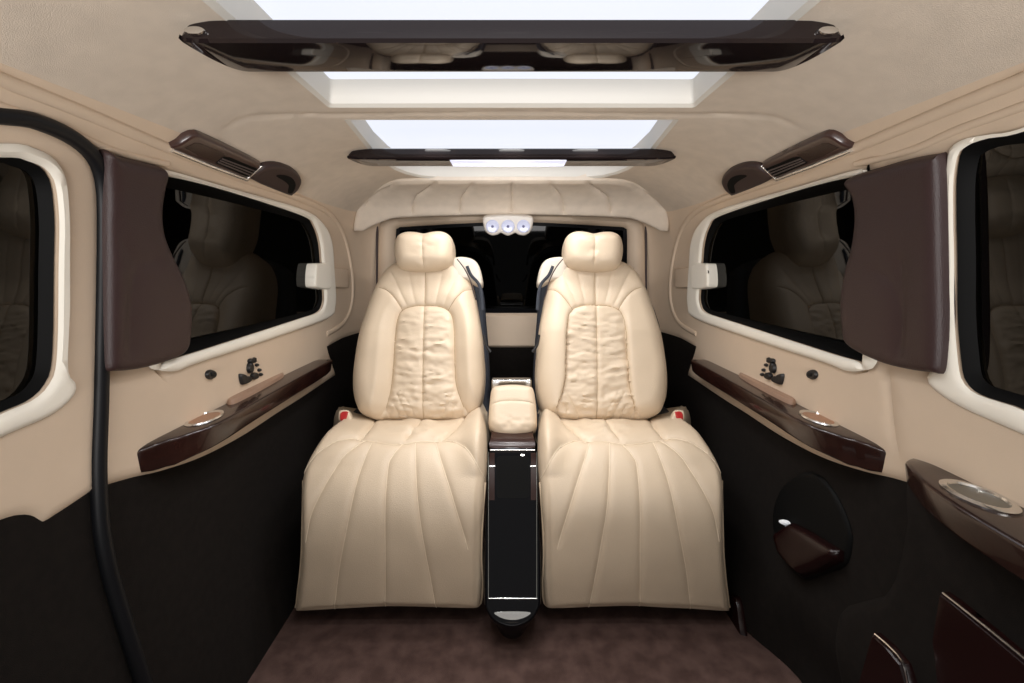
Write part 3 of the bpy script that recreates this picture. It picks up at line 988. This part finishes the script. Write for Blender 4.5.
def vnoise(x, y, seed=0):
    rs = np.random.RandomState(seed); g = rs.rand(64, 64)
    xi = np.floor(x).astype(int); yi = np.floor(y).astype(int); fx = x - xi; fy = y - yi
    fx = fx * fx * (3 - 2 * fx); fy = fy * fy * (3 - 2 * fy)
    v = lambda a, b: g[a % 64, b % 64]
    return (v(xi, yi) * (1 - fx) + v(xi + 1, yi) * fx) * (1 - fy) + (v(xi, yi + 1) * (1 - fx) + v(xi + 1, yi + 1) * fx) * fy


comp = lambda s: [(x + (512 - x) * .035, y + 4.0 * min(1, max(0, (400 - y) / 90))) for x, y in s]
BS = [(comp(s), d, w) for s, d, w in BS]
INSET = comp(INSET)
inset_curve = np.array(smooth_open(INSET, 4))
inset_poly = np.vstack([A([383, 432]), inset_curve, A([468, 432])])


def back_extra(seed):
    def f(q, P, d):
        ins = inside(q, inset_poly)
        di = mindist(P, mb(resample(inset_curve, 1.5, closed=False)))
        m_in = np.where(ins, np.clip(di / .02, 0, 1), 0)
        # gathered leather across the centre panel
        x = (q[:, 0] - 424.5); y = q[:, 1]
        w = vnoise(x * .065 + 7, y * .40 + .05 * np.abs(x) + seed, seed) + .6 * vnoise(x * .2 + 3, y * .62 + seed, seed + 1)
        wr = (w - .8) * .0115 * m_in * np.clip(.35 + (y - 300) / 70, .35, 1) * np.clip(np.abs(x) / 4, .3, 1)
        # side bolsters stand proud of the centre
        bol = np.where(~ins, .030 * np.clip(di / .05, 0, 1) * np.clip((y - 285) / 50, 0, 1), 0)
        bol = bol * np.clip(np.abs(x) / 28, 0, 1)
        puff = np.where(ins, .014 * np.clip(di / .05, 0, 1) ** .6, 0)
        low = (vnoise(x * .06 + 11, y * .06 + seed, 5) - .5) * .004
        # fan of soft folds near the foot of the backrest
        return wr + bol + puff + low * np.clip(d / .03, 0, 1)
    return f


def cush_extra(seed):
    def f(q, P, d):
        x, y = q[:, 0], q[:, 1]
        bolL = np.exp(-((x - 338) / 26.) ** 2) * np.clip((470 - y) / 25, 0, 1) * .018
        bolR = np.exp(-((x - 479) / 15.) ** 2) * np.clip((478 - y) / 25, 0, 1) * .042
        cen = np.exp(-((x - 415) / 34.) ** 2) * np.exp(-((y - 438) / 10.) ** 2) * .014
        wr = (vnoise(x * .10, y * .42 + seed, seed) - .5) * .018 * np.exp(-((x - 418) / 32.) ** 2) * np.clip((451 - y) / 8, 0, 1)
        bulge = .012 * np.exp(-((y - 500) / 40.) ** 2)
        low = (vnoise(x * .03, y * .03 + seed, 9) - .5) * .004
        return (bolL + bolR + cen + wr + bulge + low) * np.clip(d / .025, 0, 1) ** .6
    return f


def seat(sg, seed):
    """left seat traced, the right one mirrored about the middle of the car"""
    mm = (lambda f, dx=0: f) if sg < 0 else (lambda f, dx=0: (lambda p: f(p) * A(-1, 1, 1) + A(dx, 0, 0)))
    root = empty('captain_seat', (sg * .34, 1.55, 0))
    tag(root, 'cream quilted leather captain seat on the %s of the centre console' % side[sg], 'seat', 'rear captain seats')
    tw = (sg * .33, 0, ZC + .3)
    bk_ = patch('backrest', resample(smooth_closed(BACK, 4), 1.6), mm(mb, -.010), M['leather'], root, step=2.0, height=pill(.070, .065), back=.045,
          seams=[(smooth_open(s, 5), d, w) for s, d, w in BS], extra=back_extra(seed), toward=tw, sharp=60)
    V_, F_ = stitch(bk_, mm(mb, -.010), [smooth_open(s, 5) for s, d, w in BS[:4]], .0012, None, toward=tw, lift=.0009)
    so = mkobj('stitching', V_, F_, M['thread'], root); so.parent = bk_; so.matrix_parent_inverse.identity()
    patch('headrest', resample(smooth_closed(HEAD, 4), 1.3), mm(mh, -.022), M['leather'], root, step=1.7, height=pill(.062, .055), back=.05,
          seams=[([(424.5, 230), (425, 250), (425.5, 274)], .004, .006)], toward=tw, sharp=60,
          extra=lambda q, P, d: ((vnoise(q[:, 0] * .12, q[:, 1] * .28 + seed, 3) - .5) * .006 * np.exp(-((q[:, 0] - 425) / 12.) ** 2) + .002 * (1 - np.exp(-((q[:, 0] - 425) / 8.) ** 2))) * np.clip(d / .02, 0, 1))
    cu_ = patch('seat_cushion', resample(smooth_closed(CUSH, 3), 2.0), mm(mc, .006), M['leather'], root, step=2.4, height=pill(.030, .030), back=.07,
          seams=[(smooth_open(s, 5), d, w) for s, d, w in CS], extra=cush_extra(seed), toward=tw, sharp=60)
    V_, F_ = stitch(cu_, mm(mc, .006), [smooth_open(s, 5) for s, d, w in CS[:9]], .0012, None, toward=tw, lift=.0009)
    so = mkobj('stitching', V_, F_, M['thread_lit'], root); so.parent = cu_; so.matrix_parent_inverse.identity()
    # piping round the leg rest
    pp = resample(smooth_open([(304, 480), (303.5, 510), (302.5, 550), (300.5, 575), (297.5, 602), (300, 606.5), (340, 605), (386.6, 602.5), (430, 603), (474, 604.5), (481, 600), (482.3, 580), (481, 550), (483, 506), (485, 482)], 5), 3, closed=False)
    tube('piping', mm(mc, .006)(pp) + A(0, -.002, 0), .0042, M['piping'], root, n=8)
    # dark base and back shell
    rbox('seat_base', (sg * .34 - .215, 1.36, .012), (sg * .34 + .215, 1.80, .385), M['carpet_dark'], root, bev=.03)
    rbox('seat_hinge', (sg * .34 - .25, 1.60, .36), (sg * .34 + .25, 1.74, .49), M['navy'], root, bev=.03)
    SH = [(365, 415), (361, 340), (378, 290), (396, 268), (456, 266), (474, 278), (483, 290), (486, 320), (489, 360), (490, 400), (487, 428), (380, 426)]
    patch('back_shell', resample(smooth_closed(SH, 4), 3), mm(m_plane(1.69, -.56, .37)), M['navy'], root, step=4, height=pill(.03, .03), back=.03, toward=tw)
    CAP = [(452, 262), (457, 257.5), (466, 257.5), (474, 260), (479, 266), (482, 276), (482.5, 286), (476, 285), (468, 281), (455, 280)]
    patch('belt_guide', resample(smooth_closed(CAP, 4), 1.5), mm(m_plane(1.76, 0, .3), -.012), M['headliner_lt'], root, step=2, height=pill(.02, .015), back=.03, toward=tw)
    bp = [(467, 266), (471, 275), (478, 283), (481, 292), (482.5, 310)]
    P3 = mm(m_plane(1.735, 0, .3), -.012)(resample(smooth_open(bp), 2, closed=False))
    tube('belt_strap', P3, .006, M['navy'], root, n=8, flat=.3, up=A(0, 1, 0))
    bp = [(457, 259), (464, 268), (470, 280), (474, 294), (476, 300)]
    P3 = mm(m_plane(1.705, 0, .37), -.012)(resample(smooth_open(bp), 2, closed=False))
    tube('shoulder_seam', P3, .0022, M['dark_brown'], root, n=6)
    bp = [(484, 335), (486, 345), (490.5, 352)]
    P3 = mm(m_plane(1.70, 0, .35))(resample(smooth_open(bp), 2, closed=False))
    tube('belt_loop', P3, .005, M['black'], root, n=8)
    # buckle
    bk = m_plane(1.52, -.53, .6)
    BO = [(339, 413), (341, 410.5), (347, 410), (349.5, 411.5), (352, 418), (355.5, 426), (355, 431), (347, 431), (344, 424), (339, 421)]
    b = patch('belt_buckle', resample(smooth_closed(BO, 4), .9), mm(bk), M['leather'], root, step=1.2, height=pill(.010, .006), back=.02, toward=tw)
    RO = [(340.5, 413.5), (343, 411.5), (347.5, 411.7), (348, 413), (345.5, 420.5), (341, 421), (340, 418)]
    rb = patch('release_button', resample(smooth_closed(RO, 4), .7), mm(m_plane(1.52 - .012, -.53, .6)), M['red'], b, step=1, height=pill(.004, .003), back=.003, toward=tw)
    tag(rb, 'red release button')
    return root


seat(-1, 2)
seat(1, 5)

# ================================================================== centre console
root = empty('center_console', (0, 1.4, 0))
tag(root, 'glossy black centre console between the seats with padded cream armrest', 'console')
KP = [(1.62, -.555), (1.50, -.555), (1.42, -.555), (1.385, -.562), (1.368, -.585), (1.350, -.64), (1.325, -.70), (1.285, -.78), (1.245, -.85), (1.212, -.91), (1.192, -.945), (1.172, -.962), (1.140, -.968), (1.10, -.95)]
kc = m_profile(KP)
KO = [(493, 418), (512, 417), (531.5, 418), (533.5, 440), (537, 480), (540.5, 540), (541, 596), (539, 609), (532, 620), (522, 626.5), (512, 628.5), (502, 626.5), (492, 620), (486, 609), (484.5, 596), (484.8, 540), (487.5, 480), (491, 440)]
ko = resample(smooth_closed(KO, 4), 2)
patch('console_body', ko, kc, M['black_gloss'], root, step=2.2, height=pill(.008, .008), back=.06,
      sharp=40)
rbox('console_core', (-.060, 1.44, .01), (.060, 2.0, .455), M['black_gloss'], root, bev=.012)
rbox('console_plinth', (-.05, 1.34, .004), (.05, 1.45, .09), M['black'], root, bev=.02)
for sx in (-1, 1):
    pts = [(512.6 + sx * 24.0, y) for y in np.linspace(452, 598, 40)]
    P, N = normals(kc, np.array(pts), 1)
    tube('edge_strip', P + N * .008, .0011, M['cup'], root, n=6)
P, N = normals(kc, np.array([(x, 450.5) for x in np.linspace(490, 535, 14)]), 1)
tube('bright_line', P + N * .008, .0022, M['chrome'], root, n=8)
P, N = normals(kc, np.array([(x, 598) for x in np.linspace(489, 537, 14)]), 1)
tube('bright_line', P + N * .008, .0016, M['chrome'], root, n=8)  # chrome tube put in for the highlight along the lower lip
patch('display_panel', keepcorner(rrect(496.5, 529.5, 456, 498, 4, 4), 3), kc, M['gasket'], root, step=3, height=lambda d: .0085 + 0 * d, back=.004)
P, N = normals(kc, np.array([(522.5, 455.)]), 1)
disc_loft('latch_button', P[0] + N[0] * .008, A(1, 0, 0), A(0, .3, .95), [(.001, .003), (.8, .003), (1, 0), (.001, -.001)][::-1], M['chrome'], root, n=20, sx=.008, sy=.004)
for sx in (-1, 1):
    P, N = normals(kc, np.array([(512.6 + sx * x, 466.) for x in np.linspace(17.5, 23, 5)]), 1)
    tube('hinge_pin', P + N * .009, .003, M['chrome'], root, n=8)
PO = [(491, 392), (494, 388), (503, 386), (512.5, 385.5), (522, 386), (531, 388), (534, 392), (536, 405), (537, 420), (536.5, 428), (531, 433.5), (522, 436.5), (513, 437.5), (503, 436.5), (494, 433), (489, 427), (488.5, 418), (489.5, 405)]
patch('armrest_pad', resample(smooth_closed(PO, 4), 1.2), m_plane(1.50, -.50, .75), M['leather'], root, step=1.5, height=pill(.035, .028), back=.03,
      seams=[([(489, 408), (500, 405), (512, 404), (525, 405), (537, 407)], .003, .004)],
      extra=lambda q, P, d: (vnoise(q[:, 0] * .22, q[:, 1] * .3, 8) - .5) * .006 * np.clip((q[:, 1] - 415) / 15, 0, 1) * np.clip(d / .01, 0, 1))
patch('console_lid', resample(smooth_closed([(493, 425), (512, 424), (532, 425), (533, 437), (534, 448.5), (512, 448.5), (490.5, 448.5), (491.5, 437)], 4), 2), kc, M['wood_dark'], root, step=2.5, height=lambda d: .0085 + 0 * d, back=.004)
for sx in (-1, 1):
    patch('cheek_inlay', keepcorner([(512.7 + sx * 18, 453), (512.7 + sx * 23, 453), (512.7 + sx * 24, 500), (512.7 + sx * 18, 500)], 2), kc, M['wood_dark'], root, step=2.5, height=lambda d: .0083 + 0 * d, back=.004)
patch('foot_glint', resample(smooth_closed([(495, 612), (512.5, 611), (530, 612), (527, 616), (520, 619), (512.5, 620), (505, 619), (498, 616)], 4), 1.2), kc, M['chrome'], root, step=1.5, height=lambda d: .0085 + 0 * d, back=.004)  # chrome patch stands in for the light streak reflected in the foot
rbox('chrome_plate', (-.075, 1.66, ZC - .475), (.075, 1.70, ZC - .435), M['chrome'], root, bev=.006)

# ================================================================== right lower wall: pocket, door fittings
cav = [(787, 484), (797, 476), (809, 472), (824, 478), (840, 500), (852, 530), (852, 550), (846, 566), (826, 574), (808, 580), (799, 574), (788, 562), (780, 548), (775, 530), (775, 510), (780, 494)]
pk = patch('wall_pocket', resample(smooth_closed(cav, 4), 3), m_shell, M['gasket'], step=4, height=lambda d: .002 + pill(.006, .01)(d), back=.004, closed=False)  # raised black patch stands in for the shade inside the pocket
tag(pk, 'rounded stowage pocket with blackened shaded hollow and small white lamp on the right lower wall', 'wall pocket')
o = [(782, 536), (799, 524), (815, 532), (848, 552), (847, 562), (826, 572), (809, 577), (800, 570), (788, 556)]
patch('pocket_cover', keepcorner(o, 3), m_shell, M['maroon_gloss'], pk, step=4, height=lambda d: .016 + pill(.02, .02)(d), back=.01, closed=False)
o = blob('pocket_lamp', (2 * CX - 790, 522.5), 4.2, 1, .008, M['white'], pk, ry=2.6, rot=-.5)
o.location = (-.014, 0, 0)
# grooves of the door and step
gv = [[(912, 484), (909, 520), (904, 550), (896, 580), (886, 595), (866, 601), (848, 605), (841, 614), (836, 640), (828, 690), (824, 715)], [(929, 530), (921, 560), (912, 590), (908, 604)]]
d2 = patch('door_2', keepcorner([(.06, -.40)] + [tuple(p) for p in yh([(907, 484), (909, 520), (904, 550), (896, 580), (886, 596), (848, 606), (841, 614), (836, 640), (828, 690)])] + [(.95, -1.04), (.06, -1.04)], .02),
           m_wall(1), M['carpet_dark'], step=.03, height=lambda d: .016 * np.sqrt(np.clip(d / .02, 0, 1)), back=.002, closed=False)
tag(d2, 'dark lower trim of the right front door', kind='structure')
root = empty('wood_armrest', (.70, .6, ZC - .42))
tag(root, 'glossy dark wood armrest with large chrome cup ring on the right door', 'armrest', 'side armrests')
Yk = [.20, .55, .648, .70, .74, .775, .80, .818, .828, .834]
Xk = [.640, .645, .652, .662, .675, .690, .703, .715, .728, .738]
Ys = np.concatenate([np.linspace(.2, .72, 20), np.linspace(.73, .834, 20)])
secs = []
for y in Ys:
    e = np.clip((y - .78) / .054, 0, 1)
    hb = -.400 - .000 * e - .012 * np.clip((.85 - y) / .1, 0, 1)
    secs.append(section_ledge(y, float(np.interp(y, Yk, Xk)), float(W(y, -.38)) + .005, -.358 - .006 * e ** 2, hb, 1, .008))
loft('armrest_body', secs, M['wood'], root, sharp=50)
C = m_planeh(-.358)(np.array([(978, 497.)]))[0] + A(0, 0, .001)
cup = disc_loft('cup_holder', C, A(0, 1, 0), A(-1, 0, 0), [(.030, .0), (.032, .004), (.036, .005), (.041, .002), (.040, -.002)], M['chrome'], root, n=56, sx=1.25, sy=.85)
disc_loft('cup_liner', C, A(0, 1, 0), A(-1, 0, 0), [(.032, .0008), (.028, .0), (.02, -.001), (.001, -.001)], M['cup'], cup, n=40, sx=1.25, sy=.85)
# door pockets
mp = lambda off: (lambda p: m_shell(p) - A(off, 0, 0))
p1 = patch('door_pocket', keepcorner([(942, 592), (955, 601), (990, 630), (1040, 672), (1060, 740), (1000, 730), (940, 690), (934, 640)], 4), m_plane_x if False else (lambda p: (lambda a, b: np.stack([np.full(len(p), .655), .655 / a, .655 / a * b + ZC], 1))(*ray(p[:, 0], p[:, 1]))),
           M['maroon_gloss'], step=6, height=pill(.006, .006), back=.012, toward=(0, .5, ZC))
tag(p1, 'dark maroon door pocket front with bright top edge on right door', 'door pocket', 'door pockets')
fx = lambda X0: (lambda p: (lambda a, b: np.stack([np.full(len(p), X0), X0 / a, X0 / a * b + ZC], 1))(*ray(p[:, 0], p[:, 1])))
tube('pocket_edge', fx(.65)(resample([(943, 593), (990, 630), (1040, 671)], 4, closed=False)), .002, M['chrome'], p1, n=6)
p2 = patch('door_pocket', keepcorner([(874, 633), (890, 647), (904, 664), (912, 690), (915, 740), (880, 740), (858, 690)], 4), fx(.63), M['maroon_gloss'], step=5, height=pill(.006, .006), back=.012, toward=(0, .5, ZC))
tag(p2, 'small dark maroon step pocket below the door pocket near the floor', 'door pocket', 'door pockets')
tube('pocket_edge', fx(.625)(resample(smooth_open([(875, 634), (890, 647), (903, 663), (909, 690)]), 3, closed=False)), .0018, M['chrome'], p2, n=6)
# seat rail bracket by the floor
br = patch('rail_bracket', resample(smooth_closed([(712, 600), (720, 594), (734, 594), (741, 600), (744, 620), (746, 641), (735, 638), (724, 626), (714, 612)], 4), 2), m_shell, M['maroon_gloss'], step=3, height=lambda d: .003 + pill(.012, .012)(d), back=.003, closed=False)
tag(br, 'dark maroon seat rail bracket at the floor beside right seat', 'bracket')
disc_loft('bolt_hole', m_shell(np.array([(729., 601.)]))[0] + A(-.018, 0, .0), A(0, 1, 0), A(0, 0, 1), [(.001, .001), (.006, .001), (.007, -.002)], M['black'], br, n=16)

# ================================================================== light and camera
w = bpy.data.worlds.new('world'); SC.world = w; w.use_nodes = True
w.node_tree.nodes['Background'].inputs['Color'].default_value = (1.0, .97, .93, 1)
w.node_tree.nodes['Background'].inputs['Strength'].default_value = .28


LP1, LP2 = 5.6, 5.8


def area(name, loc, rot, sx, sy, power, col):
    l = bpy.data.lights.new(name, 'AREA'); l.shape = 'RECTANGLE'; l.size = sx; l.size_y = sy; l.energy = power; l.color = col
    o = bpy.data.objects.new(name, l); o.location = loc; o.rotation_euler = rot; COL.objects.link(o); return o


for nm, ys, xs, pw in (('front_panel_lamp', (.52, .84), (-.24, 0, .24), 4.6), ('rear_panel_lamp', (1.30, 1.60), (-.24, 0, .24), 4.9)):
    for y in ys:
        for x in xs:
            l = bpy.data.lights.new(nm, 'SPOT'); l.energy = pw; l.spot_size = math.radians(126); l.spot_blend = 1.0
            l.shadow_soft_size = .045; l.color = (1.0, .98, .96)
            o = bpy.data.objects.new(nm, l); o.location = (x, y, float(np.interp(y, *CT)) + ZC + .05); COL.objects.link(o)
o = area('bar_rear_fill', (-.01, 1.43, ZC + .309), (math.radians(40), 0, 0), .34, .05, 1.8, (1.0, .97, .95))  # extra fill at the lit strip, aimed back to brighten the rear
o = area('front_fill', (0, -1.1, ZC - .30), (math.radians(90 + 24), 0, 0), 1.3, .5, 12.0, (1.0, .97, .95))  # added fill lamp behind the camera, lifts headliner and rear
o.data.spread = math.radians(84)
cam = bpy.data.cameras.new('camera'); co = bpy.data.objects.new('camera', cam); COL.objects.link(co)
cam.sensor_width = 36; cam.lens = F / 1024 * 36; cam.clip_start = .01
cam.shift_x = (512 - CX) / 1024; cam.shift_y = -(341.5 - CY) / 1024
co.location = (0, 0, ZC); co.rotation_euler = (math.pi / 2, 0, 0)
SC.camera = co
SC.view_settings.view_transform = 'Standard'; SC.view_settings.look = 'None'
SC.view_settings.gamma = 1; SC.view_settings.use_curve_mapping = False
SC.view_settings.exposure = .15
